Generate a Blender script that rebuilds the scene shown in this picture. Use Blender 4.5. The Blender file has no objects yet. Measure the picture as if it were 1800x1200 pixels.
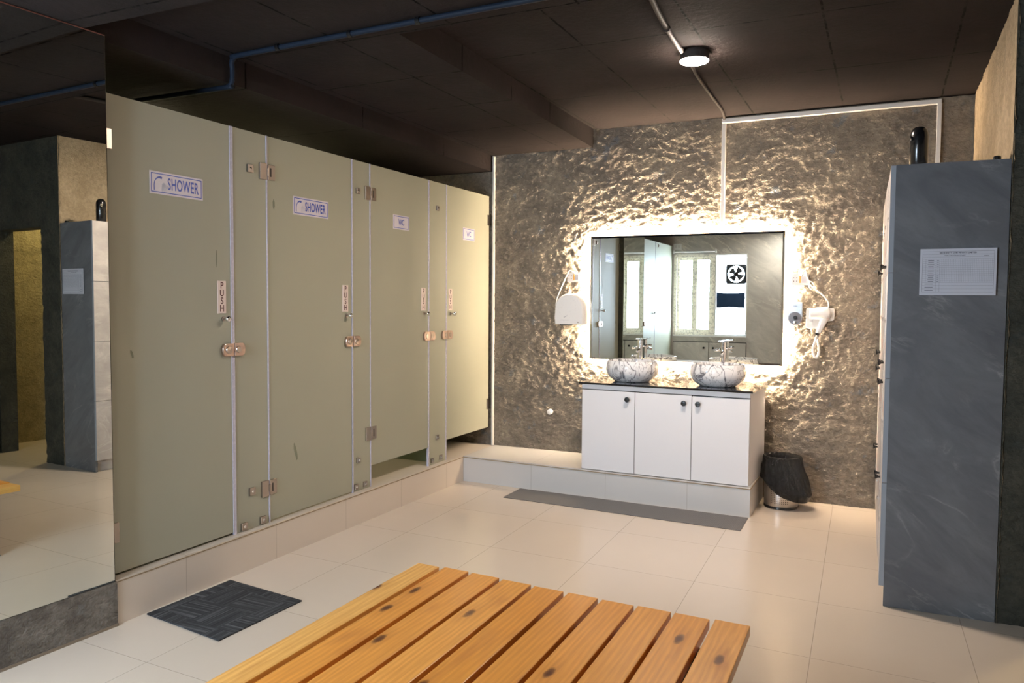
import bpy, bmesh, math, random
from mathutils import Vector, Matrix, noise
random.seed(7)
C = bpy.context.scene.collection
scn = bpy.context.scene
PI = math.pi
# ------------------------------------------------------------------ camera
YAW, PIT, ROL, FPX, CH = -0.44395154, -0.0502905, -0.00640166, 1382.576, 1.45
_f = Vector((math.sin(YAW)*math.cos(PIT), math.cos(YAW)*math.cos(PIT), math.sin(PIT)))
_r0 = Vector((math.cos(YAW), -math.sin(YAW), 0)); _d0 = _f.cross(_r0)
CR = math.cos(ROL)*_r0 + math.sin(ROL)*_d0
CD = -math.sin(ROL)*_r0 + math.cos(ROL)*_d0
CAM = Vector((0, 0, CH))
cd = bpy.data.cameras.new('camera'); cam = bpy.data.objects.new('camera', cd); C.objects.link(cam)
cd.sensor_width = 36; cd.lens = 36*FPX/1800; cd.clip_start = 0.02
m = Matrix((CR, -CD, -_f)).transposed().to_4x4(); m.translation = CAM
cam.matrix_world = m
scn.camera = cam
def pw(u, v, ax, val):
    """point of the room seen at (u,v) of the photo, on the plane axis=val"""
    d = CR*(u-900) + CD*(v-600) + _f*FPX
    return CAM + d*((val-CAM[ax])/d[ax])
# ------------------------------------------------------------------ world, exposure
scn.view_settings.view_transform = 'Standard'; scn.view_settings.look = 'None'
scn.view_settings.gamma = 1; scn.view_settings.use_curve_mapping = False
scn.view_settings.exposure = 1.1
w = bpy.data.worlds.new('world'); scn.world = w; w.use_nodes = True
w.node_tree.nodes['Background'].inputs[0].default_value = (0.75, 0.88, 1.0, 1)
w.node_tree.nodes['Background'].inputs[1].default_value = 4.0
# daylight through the window behind the camera (sky light at the window opening)
E_WINDOW = 115.0; E_LED = 510.0; E_LAMP = 440.0; E_LAMP2 = 165.0
def area(name, loc, direction, sx, sy, power, col):
    l = bpy.data.lights.new(name, 'AREA'); l.shape = 'RECTANGLE'; l.size = sx; l.size_y = sy
    l.energy = power; l.color = col
    o = bpy.data.objects.new(name, l); C.objects.link(o); o.location = loc
    o.rotation_euler = Vector(direction).to_track_quat('-Z', 'Y').to_euler()
    return o
area('daylight', (-2.5, -0.62, 1.58), (0.12, 1, -0.12), 1.1, 1.2, E_WINDOW, (0.66, 0.82, 1.0))
# ------------------------------------------------------------------ helpers
W = {}
def W_of(o): return W.get(o.name, Matrix.Identity(4)) if o else Matrix.Identity(4)
def obj(name, bm, mat, parent=None, xf=None, bevel=0, smooth=False, sub=0):
    if xf is not None: bmesh.ops.transform(bm, matrix=xf, verts=bm.verts)
    me = bpy.data.meshes.new(name)
    bmesh.ops.recalc_face_normals(bm, faces=bm.faces)
    bmesh.ops.transform(bm, matrix=W_of(parent).inverted(), verts=bm.verts)
    bm.to_mesh(me); bm.free()
    if smooth:
        for p in me.polygons: p.use_smooth = True
    o = bpy.data.objects.new(name, me); C.objects.link(o)
    if mat: me.materials.append(mat)
    if parent: o.parent = parent
    W[o.name] = W_of(parent)
    if bevel:
        b = o.modifiers.new('bevel', 'BEVEL'); b.width = bevel; b.segments = 2; b.limit_method = 'ANGLE'; b.angle_limit = 0.7
    if sub:
        s = o.modifiers.new('sub', 'SUBSURF'); s.levels = s.render_levels = sub
    return o
def tag(o, label=None, cat=None, group=None, kind=None):
    if label: o['label'] = label
    if cat: o['category'] = cat
    if group: o['group'] = group
    if kind: o['kind'] = kind
    return o
def thing(name, label, cat, loc, rz=0, group=None):
    o = bpy.data.objects.new(name, None); C.objects.link(o); o.location = loc; o.rotation_euler = (0, 0, rz)
    o.empty_display_size = 0.1
    W[o.name] = Matrix.Translation(loc) @ Matrix.Rotation(rz, 4, 'Z')
    return tag(o, label, cat, group)
def NB(): return bmesh.new()
def box(bm, x0, x1, y0, y1, z0, z1):
    vs = [bm.verts.new(p) for p in ((x0,y0,z0),(x1,y0,z0),(x1,y1,z0),(x0,y1,z0),(x0,y0,z1),(x1,y0,z1),(x1,y1,z1),(x0,y1,z1))]
    for f in ((0,3,2,1),(4,5,6,7),(0,1,5,4),(1,2,6,5),(2,3,7,6),(3,0,4,7)): bm.faces.new([vs[i] for i in f])
    return bm
def B(*a): return box(NB(), *a)
def prism(bm, pts, h):
    """closed polygon (list of Vector) extruded by vector h"""
    a = [bm.verts.new(p) for p in pts]; b = [bm.verts.new(Vector(p)+Vector(h)) for p in pts]
    n = len(pts); bm.faces.new(a[::-1]); bm.faces.new(b)
    for i in range(n): bm.faces.new((a[i], a[(i+1) % n], b[(i+1) % n], b[i]))
    return bm
def frame_axes(d):
    d = Vector(d).normalized(); a = Vector((0,0,1)) if abs(d.z) < .9 else Vector((1,0,0))
    u = d.cross(a).normalized(); return u, d.cross(u).normalized()
def tube(bm, pts, r, seg=10, cap=True, rad=None):
    pts = [Vector(p) for p in pts]; rings = []
    u = v = None
    for i, p in enumerate(pts):
        d = (pts[min(i+1, len(pts)-1)] - pts[max(i-1, 0)]).normalized()
        if u is None: u, v = frame_axes(d)
        else:
            u = (u - d*u.dot(d)).normalized(); v = d.cross(u).normalized()
        rr = rad[i] if rad else r
        rings.append([bm.verts.new(p + (u*math.cos(2*PI*k/seg) + v*math.sin(2*PI*k/seg))*rr) for k in range(seg)])
    for a, b in zip(rings, rings[1:]):
        for k in range(seg): bm.faces.new((a[k], a[(k+1) % seg], b[(k+1) % seg], b[k]))
    if cap: bm.faces.new(rings[0][::-1]); bm.faces.new(rings[-1])
    return bm
def smoothpath(pts, n=6):
    pts = [Vector(p) for p in pts]; out = []
    P = [pts[0]] + pts + [pts[-1]]
    for i in range(1, len(P)-2):
        for k in range(n):
            t = k/n; a, b, c, d = P[i-1], P[i], P[i+1], P[i+2]
            out.append(0.5*((2*b) + (c-a)*t + (2*a-5*b+4*c-d)*t*t + (3*b-a-3*c+d)*t**3))
    out.append(pts[-1]); return out
def lathe(bm, prof, c, seg=48, axis='Z', fn=None):
    """prof: list of (r,h). fn(a,r,h)->(r,h) warps"""
    rings = []
    for r, h in prof:
        ring = []
        for k in range(seg):
            a = 2*PI*k/seg; rr, hh = (fn(a, r, h) if fn else (r, h))
            if axis == 'Z': p = (rr*math.cos(a), rr*math.sin(a), hh)
            elif axis == 'Y': p = (rr*math.cos(a), hh, rr*math.sin(a))
            else: p = (hh, rr*math.cos(a), rr*math.sin(a))
            ring.append(bm.verts.new(Vector(c)+Vector(p)))
        rings.append(ring)
    for a, b in zip(rings, rings[1:]):
        for k in range(seg): bm.faces.new((a[k], a[(k+1) % seg], b[(k+1) % seg], b[k]))
    if prof[0][0] > 1e-5: bm.faces.new(rings[0][::-1])
    if prof[-1][0] > 1e-5: bm.faces.new(rings[-1])
    bmesh.ops.remove_doubles(bm, verts=bm.verts, dist=1e-5)
    return bm
def rrect(w, h, r, n=6):
    out = []
    for cx, cy, a0 in ((w/2-r, h/2-r, 0), (-w/2+r, h/2-r, PI/2), (-w/2+r, -h/2+r, PI), (w/2-r, -h/2+r, 1.5*PI)):
        for k in range(n+1):
            a = a0 + PI/2*k/n; out.append((cx+r*math.cos(a), cy+r*math.sin(a)))
    return out
_dg = None
def textmesh(name, s, size, mat, origin, X, Y, parent, sx=1.0, bold=0.0, align='CENTER', spacing=1.0, ls=1.0):
    cu = bpy.data.curves.new(name, 'FONT'); cu.body = s; cu.size = size; cu.align_x = align; cu.align_y = 'CENTER'
    cu.space_character = spacing; cu.space_line = ls; cu.offset = bold; cu.resolution_u = 3
    t = bpy.data.objects.new('tmp', cu); C.objects.link(t)
    bpy.context.view_layer.update(); dg = bpy.context.evaluated_depsgraph_get()
    me = bpy.data.meshes.new_from_object(t.evaluated_get(dg)); bpy.data.objects.remove(t)
    X = Vector(X); Y = Vector(Y); Z = X.cross(Y)
    M = Matrix((X, Y, Z)).transposed().to_4x4(); M.translation = Vector(origin)
    M = M @ Matrix.Diagonal((sx, 1, 1, 1))
    me.transform(W_of(parent).inverted() @ M); me.materials.clear(); me.materials.append(mat); me.name = name
    o = bpy.data.objects.new(name, me); C.objects.link(o); o.parent = parent; W[o.name] = W_of(parent)
    return o
# ------------------------------------------------------------------ materials
def mat(name):
    m = bpy.data.materials.new(name); m.use_nodes = True
    nt = m.node_tree; return m, nt, nt.nodes['Principled BSDF']
def N(nt, t, **kw):
    n = nt.nodes.new(t)
    for k, v in kw.items():
        if k in n.inputs: n.inputs[k].default_value = v
        else: setattr(n, k, v)
    return n
def L(nt, a, b): nt.links.new(a, b)
def ramp(nt, fac, stops, interp='LINEAR'):
    r = nt.nodes.new('ShaderNodeValToRGB'); e = r.color_ramp.elements; r.color_ramp.interpolation = interp
    while len(e) < len(stops): e.new(0.5)
    for i, (p, c) in enumerate(stops):
        e[i].position = p; e[i].color = (c, c, c, 1) if isinstance(c, (int, float)) else (*c, 1)
    L(nt, fac, r.inputs[0]); return r.outputs[0]
def coords(nt, scale=(1,1,1), loc=(0,0,0), rot=(0,0,0), kind='pos'):
    if kind == 'pos': src = N(nt, 'ShaderNodeNewGeometry').outputs['Position']
    else: src = N(nt, 'ShaderNodeTexCoord').outputs['Object']
    mp = N(nt, 'ShaderNodeMapping'); L(nt, src, mp.inputs['Vector'])
    mp.inputs['Scale'].default_value = scale; mp.inputs['Location'].default_value = loc; mp.inputs['Rotation'].default_value = rot
    return mp.outputs[0]
def noisetex(nt, vec, scale, detail=4, rough=.5, dist=0):
    n = N(nt, 'ShaderNodeTexNoise'); n.inputs['Scale'].default_value = scale; n.inputs['Detail'].default_value = detail
    n.inputs['Roughness'].default_value = rough; n.inputs['Distortion'].default_value = dist
    if vec: L(nt, vec, n.inputs['Vector'])
    return n.outputs['Fac']
def math_(nt, op, a, b=None, clamp=False):
    n = N(nt, 'ShaderNodeMath', operation=op); n.use_clamp = clamp
    for i, x in enumerate((a, b)):
        if x is None: continue
        if isinstance(x, (int, float)): n.inputs[i].default_value = x
        else: L(nt, x, n.inputs[i])
    return n.outputs[0]
def mixc(nt, fac, a, b, blend='MIX'):
    n = N(nt, 'ShaderNodeMix', data_type='RGBA'); n.blend_type = blend
    for i, x in ((0, fac), (6, a), (7, b)):
        if isinstance(x, (int, float)): n.inputs[i].default_value = x
        elif isinstance(x, tuple): n.inputs[i].default_value = (*x, 1)
        else: L(nt, x, n.inputs[i])
    return n.outputs[2]
def bump(nt, h, strength, dist, b):
    n = N(nt, 'ShaderNodeBump'); n.inputs['Strength'].default_value = strength; n.inputs['Distance'].default_value = dist
    L(nt, h, n.inputs['Height']); L(nt, n.outputs[0], b.inputs['Normal'])
def plain(name, col, rough=.5, metal=0, coat=0, spec=.5):
    m, nt, b = mat(name); b.inputs['Base Color'].default_value = (*col, 1); b.inputs['Roughness'].default_value = rough
    b.inputs['Metallic'].default_value = metal; b.inputs['Coat Weight'].default_value = coat
    b.inputs['Specular IOR Level'].default_value = spec
    if metal: return m
    v = noisetex(nt, coords(nt), 60, 3)
    L(nt, ramp(nt, v, [(0.3, max(0.02, rough-.04)), (0.7, min(1, rough+.06))]), b.inputs['Roughness'])
    return m
def emis(name, col, s):
    m, nt, b = mat(name); nt.nodes.remove(b); e = N(nt, 'ShaderNodeEmission'); e.inputs[0].default_value = (*col, 1); e.inputs[1].default_value = s
    L(nt, e.outputs[0], nt.nodes['Material Output'].inputs[0]); return m
def stone_mat(name, c1, c2, c3, strength=.6):
    m, nt, b = mat(name)
    v = coords(nt); n1 = noisetex(nt, v, 5.5, 5, .6, .4); n2 = noisetex(nt, coords(nt, loc=(4, 2, 7)), 9, 4, .6)
    n3 = noisetex(nt, v, 38, 6, .65, .3)
    c = mixc(nt, ramp(nt, n1, [(.35, 0.0), (.68, 1.0)]), c1, c2)
    c = mixc(nt, ramp(nt, n2, [(.6, 0.0), (.72, .75)]), c, c3)
    c = mixc(nt, ramp(nt, n3, [(.3, .55), (.6, 0.0)]), c, tuple(x*.55 for x in c1))
    L(nt, c, b.inputs['Base Color']); b.inputs['Roughness'].default_value = .8; b.inputs['Specular IOR Level'].default_value = .3
    h = math_(nt, 'ADD', math_(nt, 'MULTIPLY', noisetex(nt, coords(nt, scale=(1, 1, 1.6)), 28, 6, .62, .6), 1.0), math_(nt, 'MULTIPLY', noisetex(nt, v, 90, 3, .6), .35))
    bump(nt, h, strength, .03, b); return m
M_stone = stone_mat('rough_stone', (.205, .172, .138), (.34, .285, .215), (.15, .18, .215), .8)
M_tanstone = stone_mat('tan_stone', (.44, .33, .205), (.60, .46, .30), (.40, .32, .22), .6)
M_shadestone = stone_mat('shade_dark_stone', (.045, .048, .038), (.095, .09, .068), (.06, .07, .065), .7)  # turned away from the mirror glow: that shade is put into the colour
M_yellowstone = stone_mat('hall_stone', (.33, .28, .16), (.48, .41, .24), (.30, .28, .20), .7)
M_basestone = stone_mat('base_stone', (.12, .10, .082), (.27, .24, .20), (.20, .20, .19), .9)
def coords2(nt, rot, scale, loc=(0, 0, 0)):
    a = coords(nt, rot=rot, loc=loc); mp = N(nt, 'ShaderNodeMapping'); L(nt, a, mp.inputs['Vector']); mp.inputs['Scale'].default_value = scale
    return mp.outputs[0]
def marble(name, base, dark, vein, warmth=None, rough=.38, vs=1.0):
    m, nt, b = mat(name)
    v = coords2(nt, (0, -.62, .1), (.8, 1, 2.2))
    cloud = noisetex(nt, v, 2.2*vs, 6, .62, .9)
    c = mixc(nt, ramp(nt, cloud, [(.35, 0.0), (.66, 1.0)]), dark, base)
    n = noisetex(nt, coords2(nt, (0, -.55, 0), (.9, 1, 2.3), (1.7, .3, .4)), 1.7*vs, 6, .6, .8)
    ve = math_(nt, 'ABSOLUTE', math_(nt, 'SUBTRACT', n, .5))
    msk = noisetex(nt, coords(nt, loc=(3, 9, 1)), 2.4*vs, 2)
    vf = math_(nt, 'MULTIPLY', ramp(nt, ve, [(0, 1.0), (.012, .35), (.035, 0.0)]), ramp(nt, msk, [(.45, 0.0), (.62, .75)]))
    c = mixc(nt, vf, c, vein)
    fine = noisetex(nt, v, 16*vs, 6, .7, .5)
    c = mixc(nt, ramp(nt, fine, [(.3, .4), (.5, 0.0)]), c, dark)
    L(nt, c, b.inputs['Base Color']); b.inputs['Roughness'].default_value = rough
    return m
M_marble = marble('grey_marble_laminate', (.185, .192, .205), (.115, .12, .132), (.42, .42, .41))
M_marble_glow = marble('glow_pale_marble_laminate', (.60, .55, .52), (.42, .385, .37), (.78, .74, .70))  # mirror glow on the locker fronts put into a paler, warmer marble
M_marble_wall = marble('window_wall_marble', (.54, .50, .45), (.39, .36, .33), (.80, .74, .62), rough=.42)
def tiles(name, col, grout, px, ox, py, oy, skew=(0.0, 0.0), axes=(0, 1), width=.0015, rough=.22, var=.05, bumpy=0):
    m, nt, b = mat(name)
    src = N(nt, 'ShaderNodeNewGeometry').outputs['Position']
    sp = N(nt, 'ShaderNodeSeparateXYZ'); L(nt, src, sp.inputs[0])
    crd = {0: math_(nt, 'ADD', sp.outputs[0], math_(nt, 'MULTIPLY', sp.outputs[1], skew[0])), 1: math_(nt, 'ADD', sp.outputs[1], math_(nt, 'MULTIPLY', sp.outputs[0], skew[1])), 2: sp.outputs[2]}
    fac = None; ids = []
    for ax, p, o in ((axes[0], px, ox), (axes[1], py, oy)):
        if p is None: continue
        q = math_(nt, 'DIVIDE', math_(nt, 'SUBTRACT', crd[ax], o), p)
        fr = math_(nt, 'FRACT', math_(nt, 'ADD', q, 0.5)); ids.append(math_(nt, 'FLOOR', q))
        d = math_(nt, 'MULTIPLY', math_(nt, 'ABSOLUTE', math_(nt, 'SUBTRACT', fr, .5)), p)
        l = math_(nt, 'LESS_THAN', d, width)
        fac = l if fac is None else math_(nt, 'MAXIMUM', fac, l)
    cl = noisetex(nt, coords(nt), 1.3, 4, .6)
    c = mixc(nt, ramp(nt, cl, [(.3, 0.0), (.7, 1.0)]), tuple(x*(1-var) for x in col), col)
    wn = N(nt, 'ShaderNodeTexWhiteNoise', noise_dimensions='2D'); cx = N(nt, 'ShaderNodeCombineXYZ')
    L(nt, ids[0], cx.inputs[0])
    if len(ids) > 1: L(nt, ids[1], cx.inputs[1])
    L(nt, cx.outputs[0], wn.inputs['Vector'])
    c = mixc(nt, math_(nt, 'MULTIPLY', wn.outputs['Value'], .5), c, tuple(x*(1-var*1.6) for x in col))
    c = mixc(nt, math_(nt, 'MULTIPLY', fac, .65), c, grout)
    L(nt, c, b.inputs['Base Color'])
    rn = noisetex(nt, coords(nt), 3.0, 5, .6)
    L(nt, ramp(nt, rn, [(.3, rough*.92), (.7, rough*1.1)]), b.inputs['Roughness'])
    return m
M_floor = tiles('floor_tiles', (.67, .575, .475), (.27, .22, .17), .6056, .445, .654, 3.372, skew=(.025, .035))
M_curb = tiles('curb_tiles', (.64, .56, .475), (.30, .24, .18), 9.0, -20.0, .63, 2.74, width=.0016, rough=.3)
M_platf = tiles('platform_front_tiles', (.60, .58, .56), (.30, .26, .22), .61, -2.45, 9.0, -20.0, width=.0016, rough=.3)
def ceil_mat(name, px, ox, py, oy):
    m, nt, b = mat(name)
    sp = N(nt, 'ShaderNodeSeparateXYZ'); L(nt, coords(nt), sp.inputs[0])
    brk = ramp(nt, noisetex(nt, coords(nt), 7, 4, .7), [(.42, 0.15), (.55, 1.0)])
    wob = math_(nt, 'MULTIPLY', math_(nt, 'SUBTRACT', noisetex(nt, coords(nt), 12, 3), .5), .012)
    fac = None
    for ax, p, o in ((0, px, ox), (1, py, oy)):
        q = math_(nt, 'DIVIDE', math_(nt, 'SUBTRACT', math_(nt, 'ADD', sp.outputs[ax], wob), o), p)
        fr = math_(nt, 'FRACT', math_(nt, 'ADD', q, .5))
        d = math_(nt, 'MULTIPLY', math_(nt, 'ABSOLUTE', math_(nt, 'SUBTRACT', fr, .5)), p)
        l = math_(nt, 'LESS_THAN', d, .0055)
        fac = l if fac is None else math_(nt, 'MAXIMUM', fac, l)
    fac = math_(nt, 'MULTIPLY', fac, brk)
    n = noisetex(nt, coords(nt), 2.6, 5, .6)
    c = mixc(nt, ramp(nt, n, [(.3, 0.0), (.7, 1.0)]), (.019, .0155, .0148), (.027, .0210, .0198))
    spk = noisetex(nt, coords(nt), 240, 2)
    c = mixc(nt, ramp(nt, spk, [(.76, 0.0), (.80, .5)]), c, (.12, .10, .09))
    c = mixc(nt, fac, c, (.002, .0015, .0015))
    L(nt, c, b.inputs['Base Color']); b.inputs['Roughness'].default_value = .9; b.inputs['Specular IOR Level'].default_value = .08
    bump(nt, math_(nt, 'SUBTRACT', noisetex(nt, coords(nt), 25, 6, .65), fac), .35, .012, b)
    return m
M_ceilhi = ceil_mat('ceiling_board_high', .607, -.92, 1.0, 4.085)
M_ceilmid = ceil_mat('ceiling_board_mid', .61, -2.42, .66, 3.80)
M_ceillow = ceil_mat('ceiling_board_low', 1.9, -2.1, 1.03, 4.23)
def frost(name, col, tr=.30):
    m, nt, b = mat(name)
    b.inputs['Base Color'].default_value = (*col, 1); b.inputs['Roughness'].default_value = .48
    b.inputs['Specular IOR Level'].default_value = .35
    t = N(nt, 'ShaderNodeBsdfTranslucent'); t.inputs[0].default_value = (*[min(1, x*1.15) for x in col], 1)
    mx = N(nt, 'ShaderNodeMixShader'); mx.inputs[0].default_value = tr
    L(nt, b.outputs[0], mx.inputs[1]); L(nt, t.outputs[0], mx.inputs[2]); L(nt, mx.outputs[0], nt.nodes['Material Output'].inputs[0])
    n = noisetex(nt, coords(nt), 1.1, 3, .5)
    c = mixc(nt, ramp(nt, n, [(.3, 0.0), (.7, 1.0)]), tuple(x*.93 for x in col), col); L(nt, c, b.inputs['Base Color'])
    return m
M_frost = frost('frosted_glass', (.50, .495, .39))
M_frost2 = frost('frosted_divider_glass', (.40, .47, .34), .45)
M_seal = plain('clear_pvc_seal', (.52, .50, .60), .25, coat=.4)
M_steel = plain('brushed_steel', (.42, .36, .31), .28, 1)
M_chrome = plain('chrome', (.80, .80, .80), .08, 1)
M_white = plain('white_plastic', (.78, .76, .74), .3, coat=.2)
M_cabwhite = plain('white_laminate', (.74, .73, .75), .38)
M_trunk = plain('white_trunking', (.66, .63, .60), .45)
M_black = plain('black_plastic', (.008, .008, .009), .2, coat=.4)
M_blackgap = plain('dark_gap', (.012, .012, .012), .8)
M_granite = plain('black_granite', (.008, .008, .010), .05, coat=1.0)
M_paper = plain('paper', (.62, .63, .70), .8)
M_ink = plain('grey_ink', (.13, .13, .17), .8)
M_sign = plain('sign_vinyl', (.62, .58, .64), .4)
M_blue = plain('blue_vinyl', (.035, .075, .42), .4)
M_maroon = plain('dark_red_lettering', (.09, .025, .025), .4)
M_red = plain('red_marker', (.65, .05, .04), .5)
M_pink = plain('push_plate_vinyl', (.72, .60, .55), .4)
M_conduit = plain('blue_grey_conduit', (.012, .018, .030), .5, spec=.12)
M_pipe = plain('brown_painted_pipe', (.045, .037, .034), .6, spec=.2)
M_greyedge = plain('grey_edge_band', (.33, .36, .40), .45)
M_apron = plain('grey_steel_frame', (.22, .25, .29), .4)
M_navy = plain('navy_cloth', (.012, .035, .09), .9)
M_upvc = None
def gm(name, col, rough=0.0):
    m, nt, b = mat(name); nt.nodes.remove(b); g = N(nt, 'ShaderNodeBsdfGlossy'); g.inputs['Color'].default_value = (*col, 1); g.inputs['Roughness'].default_value = rough
    L(nt, g.outputs[0], nt.nodes['Material Output'].inputs[0]); return m
M_mirror = gm('mirror_silver', (.86, .90, .88)); M_mirror_l = gm('big_mirror_silver', (.72, .74, .70))
def paneglass(name):
    m, nt, b = mat(name); nt.nodes.remove(b)
    t = N(nt, 'ShaderNodeBsdfTransparent'); g = N(nt, 'ShaderNodeBsdfGlossy'); g.inputs['Roughness'].default_value = .02
    x = N(nt, 'ShaderNodeMixShader'); x.inputs[0].default_value = .07
    L(nt, t.outputs[0], x.inputs[1]); L(nt, g.outputs[0], x.inputs[2]); L(nt, x.outputs[0], nt.nodes['Material Output'].inputs[0]); return m
M_pane = paneglass('window_glass')
def wood(name='varnished_pine', pale=0.0):
    m, nt, b = mat(name)
    oi = N(nt, 'ShaderNodeObjectInfo'); src = N(nt, 'ShaderNodeNewGeometry').outputs['Position']
    off = N(nt, 'ShaderNodeVectorMath', operation='ADD'); L(nt, src, off.inputs[0])
    cx = N(nt, 'ShaderNodeCombineXYZ'); L(nt, math_(nt, 'MULTIPLY', oi.outputs['Random'], 37.0), cx.inputs[1]); L(nt, math_(nt, 'MULTIPLY', oi.outputs['Random'], 11.0), cx.inputs[2])
    L(nt, cx.outputs[0], off.inputs[1]); v = off.outputs[0]
    def mp(s):
        q = N(nt, 'ShaderNodeMapping'); L(nt, v, q.inputs[0]); q.inputs['Scale'].default_value = s; return q.outputs[0]
    # knots
    vo = N(nt, 'ShaderNodeTexVoronoi'); vo.voronoi_dimensions = '2D'; L(nt, mp((7.0, 2.6, 1)), vo.inputs['Vector']); vo.inputs['Scale'].default_value = 1.0; vo.inputs['Randomness'].default_value = 1.0
    sc = N(nt, 'ShaderNodeSeparateColor'); L(nt, vo.outputs['Color'], sc.inputs[0])
    kd = math_(nt, 'ADD', vo.outputs['Distance'], math_(nt, 'MULTIPLY', math_(nt, 'GREATER_THAN', sc.outputs[0], .42), 1.0))
    knot = ramp(nt, math_(nt, 'ADD', kd, math_(nt, 'MULTIPLY', math_(nt, 'SUBTRACT', noisetex(nt, v, 30, 3), .5), .08)), [(.03, 1.0), (.07, .8), (.11, 0.0)])
    halo = ramp(nt, kd, [(.05, 1.0), (.3, 0.0)])
    # grain
    wv = N(nt, 'ShaderNodeTexWave', wave_type='BANDS', bands_direction='X'); L(nt, mp((1, .09, 1)), wv.inputs['Vector'])
    wv.inputs['Scale'].default_value = 16; wv.inputs['Distortion'].default_value = 7; wv.inputs['Detail'].default_value = 3; wv.inputs['Detail Scale'].default_value = .9
    L(nt, math_(nt, 'MULTIPLY', halo, 2.5), wv.inputs['Phase Offset'])
    g = noisetex(nt, mp((60, 3, 60)), 1.6, 5, .65)
    base = ramp(nt, oi.outputs['Random'], [(0, (.90, .40, .080)), (.35, (.82, .335, .056)), (.7, (.93, .435, .10)), (1, (.86, .36, .065))])
    base = mixc(nt, pale, base, (.95, .62, .20))
    c = mixc(nt, math_(nt, 'MULTIPLY', wv.outputs['Fac'], .38), base, (.60, .225, .035))
    c = mixc(nt, ramp(nt, g, [(.35, .45), (.6, 0.0)]), c, (.60, .24, .045))
    blot = noisetex(nt, mp((5, 1.3, 5)), 1.4, 3, .5)
    c = mixc(nt, ramp(nt, blot, [(.62, 0.0), (.74, .55)]), c, (.45, .14, .03))
    c = mixc(nt, math_(nt, 'MULTIPLY', halo, .3), c, (.34, .10, .02))
    c = mixc(nt, knot, c, (.11, .028, .008))
    L(nt, c, b.inputs['Base Color']); b.inputs['Roughness'].default_value = .33
    b.inputs['Coat Weight'].default_value = .22; b.inputs['Coat Roughness'].default_value = .16; b.inputs['Specular IOR Level'].default_value = .3
    bump(nt, g, .08, .003, b)
    return m
M_wood = wood(); M_woodpale = wood('pale_varnished_pine', .6)
def basinmat():
    m, nt, b = mat('veined_porcelain')
    v = coords(nt, scale=(1, 1, .55))
    n = noisetex(nt, v, 6.5, 3, .55, 1.5); e = math_(nt, 'ABSOLUTE', math_(nt, 'SUBTRACT', n, .5))
    n2 = noisetex(nt, coords(nt, scale=(1, 1, .6), loc=(5, 3, 1)), 11, 3, .55, 1.0); e2 = math_(nt, 'ABSOLUTE', math_(nt, 'SUBTRACT', n2, .5))
    f = math_(nt, 'MAXIMUM', ramp(nt, e, [(0, 1.0), (.014, .7), (.035, .12), (.08, 0.0)]), ramp(nt, e2, [(0, .7), (.008, .35), (.022, 0.0)]))
    c = mixc(nt, f, (.88, .87, .88), (.12, .115, .14)); L(nt, c, b.inputs['Base Color'])
    b.inputs['Roughness'].default_value = .12; b.inputs['Coat Weight'].default_value = .6; return m
M_basin = basinmat()
def matmat():
    m, nt, b = mat('charcoal_carpet_tile')
    v = coords(nt, rot=(0, 0, .12))
    ck = N(nt, 'ShaderNodeTexChecker'); L(nt, v, ck.inputs['Vector']); ck.inputs['Scale'].default_value = 5.5
    vm1 = coords(nt, scale=(1.5, 70, 1), rot=(0, 0, .12)); vm2 = coords(nt, scale=(70, 1.5, 1), rot=(0, 0, .12))
    f = N(nt, 'ShaderNodeMix', data_type='FLOAT'); L(nt, ck.outputs['Fac'], f.inputs[0]); L(nt, noisetex(nt, vm1, 1, 4, .7), f.inputs[2]); L(nt, noisetex(nt, vm2, 1, 4, .7), f.inputs[3])
    c = ramp(nt, f.outputs[0], [(.38, (.013, .014, .017)), (.52, (.032, .034, .038)), (.68, (.12, .125, .13))])
    L(nt, c, b.inputs['Base Color']); b.inputs['Roughness'].default_value = .95
    bump(nt, noisetex(nt, coords(nt), 500, 2), .5, .003, b); return m
M_doormat = matmat()
def ribmat():
    m, nt, b = mat('grey_ribbed_vinyl')
    wv = N(nt, 'ShaderNodeTexWave', wave_type='BANDS', bands_direction='X'); L(nt, coords(nt), wv.inputs['Vector']); wv.inputs['Scale'].default_value = 30; wv.inputs['Distortion'].default_value = 1.0
    wy = N(nt, 'ShaderNodeTexWave', wave_type='BANDS', bands_direction='Y'); L(nt, coords(nt), wy.inputs['Vector']); wy.inputs['Scale'].default_value = 34
    h = math_(nt, 'MULTIPLY', wv.outputs['Fac'], wy.outputs['Fac'])
    c = mixc(nt, h, (.13, .125, .125), (.20, .19, .19)); L(nt, c, b.inputs['Base Color']); b.inputs['Roughness'].default_value = .6
    bump(nt, h, .6, .004, b); return m
M_ribmat = ribmat()
def upvc():
    m, nt, b = mat('film_covered_upvc')
    n = noisetex(nt, coords(nt, scale=(1, 1, 1)), 26, 2, .5)
    br = N(nt, 'ShaderNodeTexBrick'); L(nt, coords(nt, rot=(PI/2, 0, 0)), br.inputs['Vector']); br.inputs['Scale'].default_value = 9
    f = math_(nt, 'MULTIPLY', ramp(nt, n, [(.52, 0.0), (.56, 1.0)]), ramp(nt, noisetex(nt, coords(nt), 140, 1), [(.45, 0.0), (.5, 1.0)]))
    c = mixc(nt, f, (.92, .86, .74), (.50, .47, .42)); L(nt, c, b.inputs['Base Color']); b.inputs['Roughness'].default_value = .4; return m
M_upvc = upvc()
M_led = emis('led_strip_light', (1.0, .79, .56), E_LED)
M_lamp = emis('lamp_diffuser', (1.0, .84, .70), E_LAMP)
M_lamp2 = emis('near_lamp_diffuser', (1.0, .93, .84), E_LAMP2)
M_halllamp = emis('hall_lamp_diffuser', (1.0, .78, .36), 190)
M_cubfill = emis('cubicle_fill_glow', (1.0, .84, .56), 170)
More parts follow.
